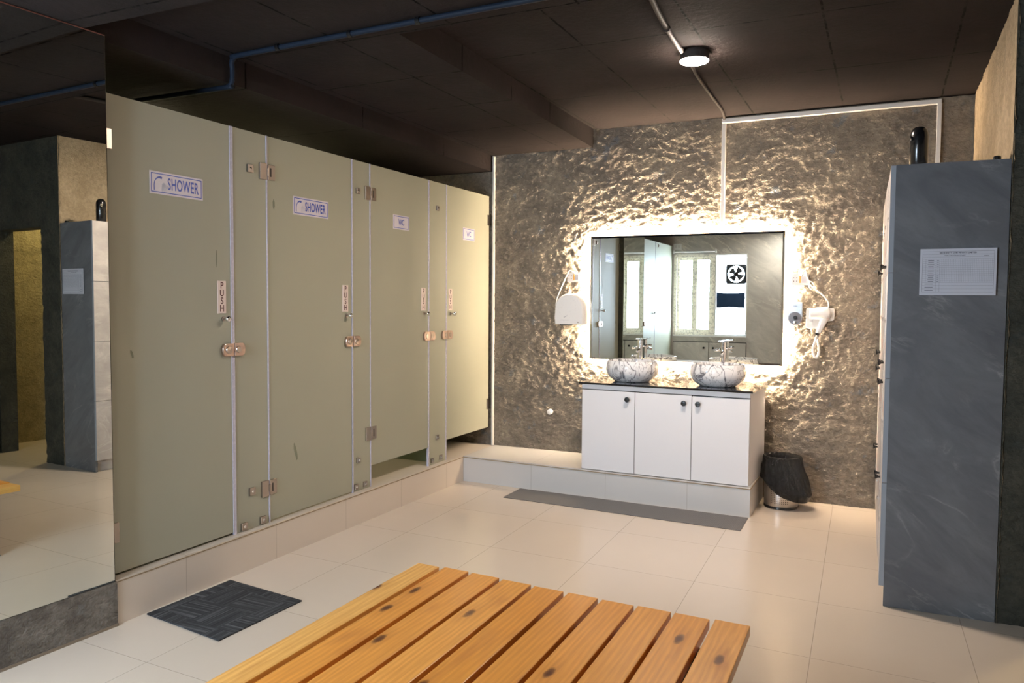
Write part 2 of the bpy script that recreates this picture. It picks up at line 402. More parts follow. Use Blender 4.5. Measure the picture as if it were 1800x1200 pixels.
# ------------------------------------------------------------------ setting
YB = 6.09            # back wall
def stone_h(u, v, s):
    p = Vector((u/.060, v/.040, s)); q = Vector((u/.026, v/.021, s+5)); r = Vector((u/.25, v/.2, s+9))
    a = noise.noise(p + Vector((noise.noise(q)*.7, noise.noise(q+Vector((3, 3, 3)))*.7, 0)))
    return (1-abs(a)*2.0)*.5 + noise.noise(q)*.28 + noise.noise(r)*.4
def stone_wall(name, org, U, V, Nn, w, h, step, amp, m, seed, holes=(), smooth=True):
    org, U, V, Nn = map(Vector, (org, U, V, Nn)); nu, nv = max(1, round(w/step)), max(1, round(h/step)); bm = NB(); g = []
    for j in range(nv+1):
        row = []
        for i in range(nu+1):
            u, v = w*i/nu, h*j/nv; row.append(bm.verts.new(org + U*u + V*v + Nn*(amp*stone_h(u, v, seed))))
        g.append(row)
    for j in range(nv):
        for i in range(nu):
            uc, vc = w*(i+.5)/nu, h*(j+.5)/nv
            if any(a < uc < b and c < vc < d for a, b, c, d in holes): continue
            bm.faces.new((g[j][i], g[j][i+1], g[j+1][i+1], g[j+1][i]))
    o = obj(name, bm, m, smooth=smooth); return tag(o, kind='structure')
def struct(name, bm, m, parent=None, **kw):
    o = obj(name, bm, m, parent, **kw)
    if not parent: tag(o, kind='structure')
    return o
struct('floor', B(-4.6, 2.5, -.55, 7.2, -.12, 0), M_floor)
# back wall: rough relief over a plain backing
stone_wall('wall_back', (-4.5, YB, 0), (1, 0, 0), (0, 0, 1), (0, -1, 0), 5.0, 2.9, .0105, .021, M_stone, 1.3)
struct('wall_behind', B(-4.6, .5, YB+.03, YB+.15, 0, 2.95), M_stone)
# right wall above and behind the lockers, and the wall, shade put into its colour, that faces the camera with its doorway
stone_wall('wall_right', (.495, 6.10, 0), (0, -1, 0), (0, 0, 1), (-1, 0, 0), 1.97, 2.9, .03, .012, M_tanstone, 4.1)
bm = NB(); box(bm, .505, .77, 4.15, 4.30, 0, 2.9); box(bm, 1.56, 2.5, 4.15, 4.30, 0, 2.9); box(bm, .77, 1.56, 4.15, 4.30, 2.08, 2.9)
struct('wall_partition', bm, M_shadestone)
stone_wall('wall_facing', (.486, 4.14, 0), (1, 0, 0), (0, 0, 1), (0, -1, 0), 2.0, 2.9, .03, .014, M_shadestone, 8.8, holes=((.284, 1.074, -1, 2.08),))
# passage beyond the doorway
stone_wall('wall_passage', (1.97, 4.30, 0), (0, 1, 0), (0, 0, 1), (-1, 0, 0), 2.8, 2.7, .03, .02, M_yellowstone, 2.2)
stone_wall('wall_passage_end', (.5, 7.1, 0), (1, 0, 0), (0, 0, 1), (0, -1, 0), 1.6, 2.7, .04, .02, M_yellowstone, 3.2)
struct('wall_passage_side', B(.515, .56, 4.30, 7.15, 0, 2.9), M_tanstone)
# left side
th = .046
XL = lambda y: -3.05 + th*(y-2.35)
bm = NB(); prism(bm, [(XL(1.23)-.006, 1.23, 0), (XL(2.345)-.006, 2.345, 0), (-3.24, 2.345, 0), (-3.24, 1.23, 0)], (0, 0, 2.58))
struct('wall_left', bm, M_shadestone)
struct('wall_cubicles', B(-4.6, -4.45, -.5, 6.2, 0, 2.9), tiles('cubicle_wall_tiles', (.62, .60, .50), (.4, .38, .3), .3, 0, .3, 0, axes=(1, 2), rough=.25))
# window wall behind the camera
bm = NB(); box(bm, -4.5, -3.075, -.55, -.38, 0, 2.9); box(bm, -1.935, 2.5, -.55, -.38, 0, 2.9)
box(bm, -3.075, -1.935, -.55, -.38, 0, .945); box(bm, -3.075, -1.935, -.55, -.38, 2.215, 2.9)
struct('wall_front', bm, M_marble_wall)
struct('wall_far_right', B(2.4, 2.55, -.5, 4.2, 0, 2.9), M_marble_wall)
# ceiling in four levels
bm = NB(); box(bm, -2.165, 2.5, 3.16, 7.2, 2.84, 2.95)
struct('ceiling', bm, M_ceilhi)
bm = NB(); prism(bm, [(-3.09, 2.25, 2.70), (2.5, 2.25, 2.70), (2.5, 3.16, 2.70), (-2.10, 3.16, 2.70), (-2.18, 6.10, 2.70), (-3.09, 6.10, 2.70)], (0, 0, .18))
struct('ceiling_mid', bm, M_ceilmid)
struct('ceiling_over_cubicles', B(-4.6, -3.09, 2.25, 6.2, 2.565, 2.88), M_ceillow)
struct('ceiling_front', B(-4.6, 2.5, -.55, 2.25, 2.58, 2.88), M_ceillow)
# raised platform and curb
ZP = .203
bm = NB(); prism(bm, [(-4.5, 2.345, 0), (-3.06, 2.345, 0), (-3.062, 5.53, 0), (-3.062, YB, 0), (-4.5, YB, 0)], (0, 0, ZP))
struct('floor_platform', bm, M_curb)
bm = NB(); prism(bm, [(-3.061, 5.532, 0), (-.80, 5.445, 0), (-.80, YB, 0), (-3.061, YB, 0)], (0, 0, ZP+.0005))
struct('floor_vanity_platform', bm, M_platf)
struct('floor_side_platform', B(-4.5, -3.08, -.38, 1.225, 0, ZP), M_curb)
# thin dark edge strips of the curb tiles
bm = NB(); box(bm, -3.064, -3.0585, 2.35, 5.53, ZP-.012, ZP-.007)
prism(bm, [(-3.06, 5.528, ZP-.012), (-.797, 5.441, ZP-.012), (-.797, YB-.03, ZP-.012), (-.80, YB-.03, ZP-.012), (-.80, 5.444, ZP-.012), (-3.06, 5.531, ZP-.012)], (0, 0, .006))
struct('trim_1', bm, plain('curb_edge_line', (.30, .22, .13), .6))
# stone skirting under the big mirror
bm = NB(); prism(bm, [(XL(1.23)+.004, 1.23, 0), (XL(2.35)+.000, 2.35, 0), (XL(2.35)-.01, 2.35, 0), (XL(1.23)-.01, 1.23, 0)], (0, 0, .20))
struct('baseboard_left', bm, M_basestone)
bm = NB(); prism(bm, [(XL(1.23)+.006, 1.23, .0), (XL(2.35)+.004, 2.352, .0), (XL(2.35)-.01, 2.352, .0), (XL(1.23)-.01, 1.23, .0)], (0, 0, .012))
struct('trim_2', bm, plain('skirting_joint', (.22, .17, .12), .7), xf=Matrix.Translation((0, 0, .0)))
# cable trunking on the back wall
def trunk(label, boxes, name='cable_trunking'):
    bm = NB()
    for b_ in boxes: box(bm, *b_)
    tag(obj(name, bm, M_trunk, bevel=.002), label, 'trunking', 'white cable trunking on the back wall')
trunk('white trunking running along the top of the back wall, dropping at its right end',
      [(-1.15, .295, 6.045, 6.085, 2.795, 2.825), (.270, .297, 6.045, 6.085, .3, 2.795)])
trunk('white vertical trunking from the ceiling down behind the lit mirror', [(-1.150, -1.122, 6.05, 6.086, 1.98, 2.792)])
trunk('thin white vertical trunking at the left corner beside the last WC door', [(-3.075, -3.060, 6.055, 6.086, ZP, 2.69)])
# ------------------------------------------------------------------ pipes on the ceiling
bm = NB(); yc = 3.02
pts = [(-4.2, yc+.06, 2.545), (-3.16, yc+.06, 2.545), (-3.09+.0, yc+.06, 2.548), (-3.066, yc+.06, 2.57), (-3.062, yc+.06, 2.63), (-3.055, yc+.05, 2.665), (-3.02, yc+.04, 2.683), (-2.9, yc+.03, 2.685), (-1.5, yc-.02, 2.685), (.2, yc-.06, 2.685), (2.35, yc-.1, 2.685)]
tube(bm, smoothpath(pts, 5), .013, 12)
o = obj('electrical_conduit', bm, M_conduit, smooth=True)
tag(o, 'blue-grey conduit crossing the dark ceiling and bending down over the cubicles', 'conduit')
for x, y in ((-2.72, 3.04), (-2.28, 3.03), (-1.9, 3.015)):
    bm = NB(); lathe(bm, [(.0165, -.01), (.0165, .01)], (x, y-.005, 2.685), 16, 'X'); obj('saddle_clip', bm, M_black, o)
bm = NB(); tube(bm, smoothpath([(-.93, 3.16+.01, 2.825), (-1.0, 3.55, 2.826), (-1.045, 4.1, 2.826), (-1.052, 4.38, 2.826)], 4), .0135, 12)
o = obj('ceiling_pipe', bm, M_pipe, smooth=True); tag(o, 'straight brown painted pipe running along the ceiling to the round lamp', 'pipe')
bm = NB(); lathe(bm, [(.018, -.012), (.018, .012)], (-1.035, 3.97, 2.825), 16, 'Y'); obj('saddle_clip', bm, M_pipe, o)
bm = NB(); tube(bm, smoothpath([(-1.05, 4.5, 2.828), (-1.075, 4.85, 2.824), (-1.09, 5.3, 2.826), (-1.105, 5.8, 2.83), (-1.135, 6.06, 2.825)], 5), .010, 10)
tag(obj('flexible_pipe', bm, M_pipe, smooth=True), 'thin curved brown cable pipe between the round lamp and the back wall', 'pipe')
# ------------------------------------------------------------------ ceiling lamp
lp = (-1.0, 4.43, 2.84)
t = thing('ceiling_lamp', 'round white surface lamp glowing on the dark ceiling', 'lamp', lp)
obj('lamp_body', lathe(NB(), [(.078, 0), (.080, -.01), (.080, -.048), (.078, -.050)], lp, 40), M_pipe, t, smooth=False)  # white body given the dark pipe colour in place of its shade
obj('diffuser', lathe(NB(), [(.0, -.060), (.060, -.060), (.074, -.0575), (.0775, -.0545), (.0775, -.0505), (0, -.0505)], lp, 40), M_lamp, t)
lq = (-1.4, .12, 2.58)
t = thing('ceiling_lamp', 'round white surface lamp on the ceiling near the window, behind the bench', 'lamp', lq)
obj('lamp_body', lathe(NB(), [(.078, 0), (.080, -.01), (.080, -.052), (.076, -.058)], lq, 40), M_white, t)
obj('diffuser', lathe(NB(), [(.0, -.0615), (.055, -.0615), (.074, -.0595), (.076, -.0575), (.05, -.0575), (0, -.0575)], lq, 40), M_lamp2, t)
# hidden-from-frame lamps: passage, plus fill lamps added in two cubicles
hp = (1.35, 5.0, 2.84)
t = thing('passage_lamp', 'round yellow lamp on the passage ceiling beyond the doorway', 'lamp', hp)
obj('lamp_body', lathe(NB(), [(.078, 0), (.080, -.06)], hp, 24), M_white, t)
obj('diffuser', lathe(NB(), [(0, -.064), (.07, -.064), (.075, -.061), (0, -.061)], hp, 24), M_halllamp, t)
for cy, nm in ((3.55, 'second'), (4.72, 'third')):  # unseen fill lamps added to make the cubicle glass and floor glow
    q = (-4.15, cy, 2.565)
    t = thing('cubicle_fill_lamp', 'small round fill lamp added unseen on the ceiling of the %s cubicle from the big mirror' % nm, 'lamp', q, group='added cubicle fill lamps')
    obj('lamp_body', lathe(NB(), [(.055, 0), (.056, -.03)], q, 20), M_white, t)
    obj('diffuser', lathe(NB(), [(0, -.034), (.05, -.034), (.054, -.031), (0, -.031)], q, 20), M_cubfill, t)
# ------------------------------------------------------------------ big left mirror
t = thing('wall_mirror', 'huge frameless mirror on the left wall above the rough stone skirting', 'mirror', (-3.07, 1.8, .2))
bm = NB(); y0, y1 = 1.235, 2.338
prism(bm, [(XL(y0), y0, .203), (XL(y1), y1, .203), (XL(y1)-.005, y1, .203), (XL(y0)-.005, y0, .203)], (0, 0, 2.37))
obj('mirror_glass', bm, M_mirror_l, t)
bm = NB(); prism(bm, [(XL(y0)+.001, y0, 2.573), (XL(y1)+.001, y1, 2.573), (XL(y1)-.006, y1, 2.573), (XL(y0)-.006, y0, 2.573)], (0, 0, .004))
obj('top_edge', bm, plain('red_brown_edge', (.16, .05, .03), .5), t)
# ------------------------------------------------------------------ glass cubicle front
XG = -3.11; GT = .010
def hinge(p, y, z, wall=False):
    t = .006
    bm = NB()
    if not wall: box(bm, XG-.004, XG+.014, y-.058, y-.006, z-.045, z+.045)
    box(bm, XG-.004, XG+.014, y+.004, y+.058, z-.042, z+.042) if not wall else box(bm, XG-.004, XG+.014, min(y, y+wall), max(y, y+wall), z-.045, z+.045)
    h = obj('hinge', bm, M_steel, p, bevel=.002)
    if not wall:
        bm = NB(); tube(bm, [(XG+.011, y, z-.02), (XG+.011, y, z+.02)], .009, 12); obj('hinge_pin', bm, M_steel, h)
        obj('hinge_slot', B(XG+.0135, XG+.0148, y+.02, y+.028, z-.024, z+.024), M_blackgap, h)
def clip(p, y, z, s=.021):
    c = obj('clip', B(XG-.004, XG+.016, y-s, y+s, z-s, z+s), M_steel, p, bevel=.002)
    obj('screw', lathe(NB(), [(0, .0175), (.007, .0170), (.0085, .0155)], (XG, y, z), 16, 'X'), M_chrome, c, smooth=True)
def half_disc(y0, s, z, L_=.075, r=.034):
    pts = [(XG+.006, y0, z-r), (XG+.006, y0+s*(L_-r*.6), z-r)]
    for k in range(1, 8):
        a = -PI/2 + PI*k/8; pts.append((XG+.006, y0+s*(L_-r*.6+r*.6*math.cos(a)), z+r*math.sin(a)))
    pts += [(XG+.006, y0+s*(L_-r*.6), z+r), (XG+.006, y0, z+r)]
    return pts
M_copper = plain('satin_nickel', (.52, .39, .32), .3, 1)
def sticker(door, kind, yc, zc):
    w_, h_ = (.315, .105) if kind == 'SHOWER' else (.20, .10)
    x = XG+GT/2
    s = obj('sign', B(x, x+.0015, yc-w_/2, yc+w_/2, zc-h_/2, zc+h_/2), M_sign, door)
    s['label'] = 'pale sign with blue border reading %s' % kind
    bm = NB(); e = .008; tk = .004
    a0, a1, b0, b1 = yc-w_/2+e, yc+w_/2-e, zc-h_/2+e, zc+h_/2-e
    for q in ((a0, a1, b0, b0+tk), (a0, a1, b1-tk, b1), (a0, a0+tk, b0, b1), (a1-tk, a1, b0, b1)): box(bm, x+.0012, x+.002, *q)
    obj('sign_border', bm, M_blue, s)
    X, Y = (0, 1, 0), (0, 0, 1)
    if kind == 'SHOWER':
        textmesh('lettering', 'SHOWER', .076, M_blue, (x+.0022, yc+.036, zc-.002), X, Y, s, sx=.56, bold=.0016, spacing=1.08)
        # shower head pictogram: curved arm widening to the head
        bm = NB(); pts = []
        for k in range(13):
            tt = k/12; a = PI - tt*PI*.62
            pts.append((x+.0022, yc-.100+.032*math.cos(a), zc-.012+.038*math.sin(a)))
        pts = [(x+.0022, yc-.132, zc-.035)] + pts
        tube(bm, pts, .003, 6, rad=[.0022]*7+[.003, .0035, .004, .0045, .005, .0055, .0055][:len(pts)-7])
        for v_ in bm.verts: v_.co.x = x+.0018+(v_.co.x-(x+.0022))*.1
        obj('shower_pictogram', bm, M_blue, s)
        bm = NB()
        for k in range(5):
            a = -1.9+k*.22
            p0 = Vector((x+.002, yc-.088, zc+.010)); d = Vector((0, math.cos(a+.35), math.sin(a+.35)))
            u = Vector((0, -d.z, d.y))*.0015; prism(bm, [p0+d*.012+u, p0+d*.012-u, p0+d*.048-u, p0+d*.048+u], (.0004, 0, 0))
        obj('water_rays', bm, plain('faint_grey_print', (.52, .52, .60), .5), s)
    else:
        textmesh('lettering', 'WC', .060, M_blue, (x+.0022, yc, zc), X, Y, s, sx=.7, bold=.0008)
def push_plate(door, yc, zc=1.465, h=.168, w=.058):
    x = XG+GT/2
    s = obj('push_plate', B(x, x+.003, yc-w/2, yc+w/2, zc-h/2, zc+h/2), M_pink, door, bevel=.001)
    s['label'] = 'pale vertical plate reading PUSH'
    for i, ch in enumerate('PUSH'):
        textmesh('lettering', ch, .047, M_maroon, (x+.0034, yc, zc+.059-i*.0395), (0, 1, 0), (0, 0, 1), s, sx=.9, bold=.0010)
def knob(door, y, z):
    k = obj('knob', lathe(NB(), [(.007, 0), (.007, .018), (.013, .022), (.0165, .032), (.0155, .042), (.009, .048), (0, .049)], (XG+GT/2, y, z), 24, 'X'), M_chrome, door, smooth=True)
    obj('knob_base', lathe(NB(), [(.013, 0), (.013, .004), (0, .004)], (XG+GT/2, y, z), 24, 'X'), M_steel, door)
def lock(door, panel, yj, z=1.19):
    half = obj('lock', prism(NB(), half_disc(yj-.004, -1, z), (.016, 0, 0)), M_copper, door, bevel=.003)
    obj('lock_grip', lathe(NB(), [(.021, 0), (.019, .004), (0, .005)], (XG+.022, yj-.038, z), 20, 'X'), M_steel, half)
    half = obj('lock_keeper', prism(NB(), half_disc(yj+.004, 1, z), (.016, 0, 0)), M_copper, panel, bevel=.003)
    obj('lock_grip', lathe(NB(), [(.019, 0), (.017, .004), (0, .005)], (XG+.022, yj+.03, z), 20, 'X'), M_steel, half)
def lockR(door, panel, yj, z=1.19):   # door lies beyond the joint
    half = obj('lock', prism(NB(), half_disc(yj+.004, 1, z), (.016, 0, 0)), M_copper, door, bevel=.003)
    obj('lock_grip', lathe(NB(), [(.019, 0), (.017, .004), (0, .005)], (XG+.022, yj+.036, z), 20, 'X'), M_steel, half)
    half = obj('lock_keeper', prism(NB(), half_disc(yj-.004, -1, z), (.016, 0, 0)), M_copper, panel, bevel=.003)
    obj('lock_grip', lathe(NB(), [(.019, 0), (.017, .004), (0, .005)], (XG+.022, yj-.03, z), 20, 'X'), M_steel, half)
def pane(parent, y0, y1, z0, z1=2.352, name='pane'):
    return obj(name, B(XG-GT/2, XG+GT/2, y0, y1, z0, z1), M_frost, parent)
def seal(parent, y, z0, z1, w=.011):
    obj('edge_seal', B(XG-.007, XG+.009, y-w/2, y+w/2, z0, z1), M_seal, parent)
GP = 'frosted glass cubicle doors'; GG = 'fixed frosted glass panels between the doors'
z0 = ZP+.006
# fixed panels
p1 = thing('glass_panel', 'fixed frosted panel between the two SHOWER doors', 'glass panel', (XG, 3.23, ZP), group=GG)
pane(p1, 3.105, 3.362, ZP+.001); clip(p1, 3.237, 2.155); clip(p1, 3.229, .408); clip(p1, 3.167, .229); clip(p1, 3.309, .231); seal(p1, 3.106, ZP, 2.352, .016); seal(p1, 3.364, ZP, 2.352, .009)
p2 = thing('glass_panel', 'fixed frosted panel between the second SHOWER door and first WC door', 'glass panel', (XG, 4.22, ZP), group=GG)
pane(p2, 4.135, 4.322, ZP+.001); clip(p2, 4.19, 2.157, .018); clip(p2, 4.186, .408, .018); clip(p2, 4.161, .235, .018); clip(p2, 4.258, .235, .018); seal(p2, 4.131, ZP, 2.352, .010); seal(p2, 4.325, ZP, 2.352, .009)
p3 = thing('glass_panel', 'fixed frosted panel between the two WC doors', 'glass panel', (XG, 5.19, ZP), group=GG)
pane(p3, 5.07, 5.322, ZP+.001); clip(p3, 5.19, 2.156, .018); clip(p3, 5.191, .405, .018); clip(p3, 5.116, .237, .018); clip(p3, 5.243, .241, .018); seal(p3, 5.066, ZP, 2.352, .014); seal(p3, 5.326, ZP, 2.352, .010)
# doors
d1 = thing('cubicle_door', 'frosted glass SHOWER door next to the big mirror, nearest one', 'door', (XG, 2.75, ZP), group=GP)
pane(d1, 2.372, 3.095, z0+.006); sticker(d1, 'SHOWER', 2.757, 1.998); push_plate(d1, 3.03); knob(d1, 3.040, 1.353); lock(d1, p1, 3.1)
hinge(d1, 2.374, 2.154, .028); hinge(d1, 2.374, .401, .028); seal(d1, 3.096, ZP+.01, 2.352, .006)
d2 = thing('cubicle_door', 'frosted glass SHOWER door in the middle, between two fixed panels', 'door', (XG, 3.75, ZP), group=GP)
pane(d2, 3.372, 4.122, z0+.004); sticker(d2, 'SHOWER', 3.737, 2.0); push_plate(d2, 4.058); knob(d2, 4.070, 1.358); lock(d2, p2, 4.127)
hinge(d2, 3.366, 2.155); hinge(d2, 3.360, .401)
d3 = thing('cubicle_door', 'frosted glass WC door in front of the raised ledge, hinged on its left', 'door', (XG, 4.69, ZP), group=GP)
pane(d3, 4.333, 5.056, .345); sticker(d3, 'WC', 4.697, 2.002); push_plate(d3, 4.991, w=.062); knob(d3, 5.005, 1.359); lock(d3, p3, 5.063)
hinge(d3, 4.328, 2.157); hinge(d3, 4.328, .565)
d4 = thing('cubicle_door', 'frosted glass WC door against the back stone wall, farthest one', 'door', (XG, 5.70, ZP), group=GP)
pane(d4, 5.335, 6.055, .362); sticker(d4, 'WC', 5.69, 1.998); push_plate(d4, 5.390, w=.058); knob(d4, 5.400, 1.355); lockR(d4, p3, 5.33)
hinge(d4, 6.07, 2.147, -.05); hinge(d4, 6.07, .567, -.05)
M_smear = plain('dull_smear', (.22, .23, .16), .7)
def smear(door, y, z, h, w, tilt=0.0):
    pts = []
    for k in range(16):
        a = 2*PI*k/16; r = 1+.25*noise.noise(Vector((y*9, k*.9, 1)))
        pts.append((XG+GT/2+.0003, y+w*r*math.cos(a)+tilt*h*math.sin(a), z+h*r*math.sin(a)))
    obj('smear', prism(NB(), pts, (.0004, 0, 0)), M_smear, door)
smear(d2, 3.42, 1.985, .028, .008); smear(d2, 3.585, .565, .052, .011, -.25); smear(d1, 2.49, 1.20, .020, .006, -.3); smear(d1, 3.00, 1.66, .045, .003)
# dividers
for k, yy in enumerate((3.268, 4.222, 5.205)):
    o = obj('cubicle_divider', B(-4.44, XG-GT/2-.001, yy-.005, yy+.005, ZP+.001, 2.345), M_frost2)
    tag(o, 'frosted glass divider standing behind the fixed panel %s' % ('nearest the big mirror', 'right of the middle SHOWER door', 'between the two WC doors')[k], 'divider', 'glass dividers inside the cubicles')
struct('wall_cubicle_side', B(-4.45, -3.245, 2.25, 2.34, 0, 2.58), M_shadestone)
# cubicle glass further left, beside the window (seen in the lit mirror)
q1 = thing('glass_panel', 'fixed frosted panel beside the window, seen only in the lit mirror', 'glass panel', (XG, .15, ZP), group=GG)
pane(q1, -.375, .618, ZP+.001); clip(q1, .463, 2.30); clip(q1, .463, .4); seal(q1, .624, ZP, 2.352, .008)
d5 = thing('cubicle_door', 'frosted glass door nearest the window, seen only in the lit mirror', 'door', (XG, .92, ZP), group=GP)
pane(d5, .63, 1.22, z0); knob(d5, .752, 1.30)
half = obj('lock', prism(NB(), half_disc(1.215, -1, 1.15), (.016, 0, 0)), M_copper, d5, bevel=.003)
# ------------------------------------------------------------------ lit mirror on the back wall
mx0, mx1, mz0, mz1, my = -2.172, -.680, .994, 1.978, 6.035
t = thing('lit_mirror', 'wide backlit mirror with glowing edges above the two basins', 'mirror', ((mx0+mx1)/2, 6.06, mz0))
bm = NB(); bw = .016
o_ = [bm.verts.new(p) for p in ((mx0, my+.0012, mz0), (mx1, my+.0012, mz0), (mx1, my+.0012, mz1), (mx0, my+.0012, mz1))]
i_ = [bm.verts.new(p) for p in ((mx0+bw, my, mz0+bw), (mx1-bw, my, mz0+bw), (mx1-bw, my, mz1-bw), (mx0+bw, my, mz1-bw))]
b_ = [bm.verts.new(v.co+Vector((0, .006, 0))) for v in o_]
bm.faces.new(i_)
for k in range(4):
    bm.faces.new((o_[k], o_[(k+1) % 4], i_[(k+1) % 4], i_[k])); bm.faces.new((b_[k], b_[(k+1) % 4], o_[(k+1) % 4], o_[k]))
bm.faces.new(b_[::-1]); obj('mirror_glass', bm, M_mirror, t)
obj('back_box', B(mx0+.017, mx1-.017, my+.008, 6.072, mz0+.017, mz1-.017), M_white, t)
e = .014
ya_, yb_ = my+.010, my+.026
for nm, q in (('top', (mx0+e, mx1-e, ya_, yb_, mz1-e-.002, mz1-e)), ('bottom', (mx0+e, mx1-e, ya_, yb_, mz0+e, mz0+e+.002)),
              ('left', (mx0+e, mx0+e+.002, ya_, yb_, mz0+e+.004, mz1-e-.004)), ('right', (mx1-e-.002, mx1-e, ya_, yb_, mz0+e+.004, mz1-e-.004))):
    obj('light_strip', B(*q), M_led, t)
# ------------------------------------------------------------------ vanity
RV = math.radians(-2.0); OV = Vector((-.815, 5.462, ZP))
XV = Matrix.Translation(OV) @ Matrix.Rotation(RV, 4, 'Z')       # local: x to the left negative, y into the wall
t = thing('vanity_cabinet', 'white three-door vanity cabinet on the tiled platform under the lit mirror', 'cabinet', OV, RV)
VW = 1.222
obj('body', box(NB(), -VW, 0, .018, .585, .002, .640), M_cabwhite, t, xf=XV, bevel=.001)
hz = .640
obj('top_rail', box(NB(), -VW, 0, .002, .018, .606, hz), M_cabwhite, t, xf=XV)
for (a, b_, zt, kx) in ((-VW+.002, -.812, .604, -.865), (-.808, -.398, .604, -.450), (-.394, -.002, .600, -.350)):
    d = obj('door', box(NB(), a, b_, 0, .017, .006, zt-.004), M_cabwhite, t, xf=XV, bevel=.0012)
    obj('knob', lathe(NB(), [(.008, 0), (.008, -.012), (.018, -.014), (.020, -.020), (.018, -.025), (0, -.026)], (kx, 0, .545), 24, 'Y'), M_black, d, xf=XV)
obj('door_gap', box(NB(), -.8115, -.8085, .001, .018, .006, .602), M_blackgap, t, xf=XV)
obj('door_gap', box(NB(), -.3975, -.3945, .001, .018, .006, .602), M_blackgap, t, xf=XV)
obj('door_gap', box(NB(), -VW, 0, .003, .0178, .600, .606), M_blackgap, t, xf=XV)
o = obj('countertop', box(NB(), -VW-.018, .022, -.022, .600, .642, .656), M_granite, None, xf=XV, bevel=.002)
tag(o, 'thin polished black stone countertop on the white vanity', 'countertop')
ZC = ZP+.656
def basin(c, lab, s):
    c = Vector(c); R_ = .190*s; Hh = .152*s
    prof = [(0, .0), (.62*R_, 0), (.70*R_, .006), (.86*R_, .030), (.97*R_, .065), (R_, .095), (.985*R_, .125), (.945*R_, Hh-.006), (.93*R_, Hh), (.905*R_, Hh+.002),
            (.885*R_, Hh-.004), (.90*R_, .12), (.90*R_, .09), (.80*R_, .045), (.5*R_, .018), (0, .014)]
    fn = lambda a, r, h: (r*(1+.008*math.sin(16*a)*(1 if h > .02 else 0)), h)
    t = thing('vessel_basin', lab, 'basin', c, group='marbled vessel basins')
    obj('bowl', lathe(NB(), prof, c, 80, fn=fn), M_basin, t, smooth=True)
    obj('drain', lathe(NB(), [(.022, .016), (.022, .021), (0, .023)], c, 24), M_chrome, t)
basin((-1.722, 5.735, ZC), 'round black-and-white veined basin on the left half of the countertop', 1.03)
basin((-1.082, 5.715, ZC), 'round black-and-white veined basin on the right half of the countertop', 1.03)
def faucet(x, y, lab):
    t = thing('basin_faucet', lab, 'faucet', (x, y, ZC), group='tall basin faucets')
    obj('faucet_body', lathe(NB(), [(.030, 0), (.030, .006), (.021, .010), (.021, .262), (.0205, .266), (.021, .270), (.021, .300), (.019, .303), (0, .303)], (x, y, ZC), 28), M_chrome, t, smooth=False, bevel=.001)
    bm = NB(); tube(bm, [(x, y-.01, ZC+.236), (x+.012, y-.075, ZC+.228), (x-.004+.02, y-.135, ZC+.219)], .0115, 14); obj('spout', bm, M_chrome, t, smooth=True)
    bm = NB(); tube(bm, [(x+.005, y, ZC+.250), (x+.062, y+.018, ZC+.258)], .008, 10); tube(bm, [(x-.005, y, ZC+.246), (x-.062, y-.02, ZC+.236)], .009, 10); obj('cross_bar', bm, M_chrome, t, smooth=True)
    bm = NB(); prism(bm, [(x-.035, y-.012, ZC+.305), (x+.048, y-.010, ZC+.309), (x+.048, y+.010, ZC+.309), (x-.035, y+.012, ZC+.305)], (0, 0, .006)); obj('handle', bm, M_chrome, t, bevel=.001)
faucet(-1.732, 5.978, 'tall chrome faucet behind the left veined basin')
faucet(-1.095, 5.978, 'tall chrome faucet behind the right veined basin')
# ------------------------------------------------------------------ mats
def slab(name, pts, h, m, lab, cat):
    o = obj(name, prism(NB(), [(x, y, .0005) for x, y in pts], (0, 0, h)), m); return tag(o, lab, cat)
slab('door_mat', [(-3.040, 2.492), (-2.526, 2.426), (-2.509, 2.934), (-3.026, 2.99)], .006, M_doormat, 'square charcoal patterned carpet tile on the floor below the first SHOWER door', 'mat')
slab('anti_slip_mat', [(-2.53, 5.185), (-.803, 5.095), (-.806, 5.425), (-2.533, 5.492)], .004, M_ribmat, 'long grey anti-slip mat on the floor in front of the vanity', 'mat')
# ------------------------------------------------------------------ bench
ZT = .40; DX = -.018
t = thing('slatted_bench', 'wide varnished pine bench of ten slats in the foreground', 'bench', (-1.0, 1.6, 0))
sl = [(-1.657, -1.559, 2.630), (-1.538, -1.430, 2.634), (-1.411, -1.293, 2.625), (-1.275, -1.156, 2.613), (-1.139, -1.023, 2.602), (-1.004, -.891, 2.597), (-.874, -.758, 2.588), (-.745, -.628, 2.589), (-.616, -.499, 2.585), (-.483, -.370, 2.589)]
for i, (a, b_, ye) in enumerate(sl):
    a, b_, ye = a*1.0096, b_*1.0096, ye*1.0096
    yn = ye-1.95; s_ = .006*(i % 3-1)
    a2, b2 = a-DX*1.0+s_*.3, b_-DX*1.0+s_*.3
    o = obj('slat', prism(NB(), [(a2, yn, ZT-.034), (b2, yn, ZT-.034), (b_, ye-.004, ZT-.034), (a, ye, ZT-.034)], (0, 0, .034)), M_woodpale if i == 0 else M_wood, t, bevel=.0025)
    if i == 0: o['label'] = 'paler yellow outermost slat on the left'
bm = NB()
for yy in (2.43, .86): box(bm, -1.56, -.44, yy-.02, yy+.02, ZT-.074, ZT-.035)
for xx in (-1.545, -.455): box(bm, xx-.02, xx+.02, .88, 2.41, ZT-.074, ZT-.035)
obj('support_frame', bm, M_apron, t)
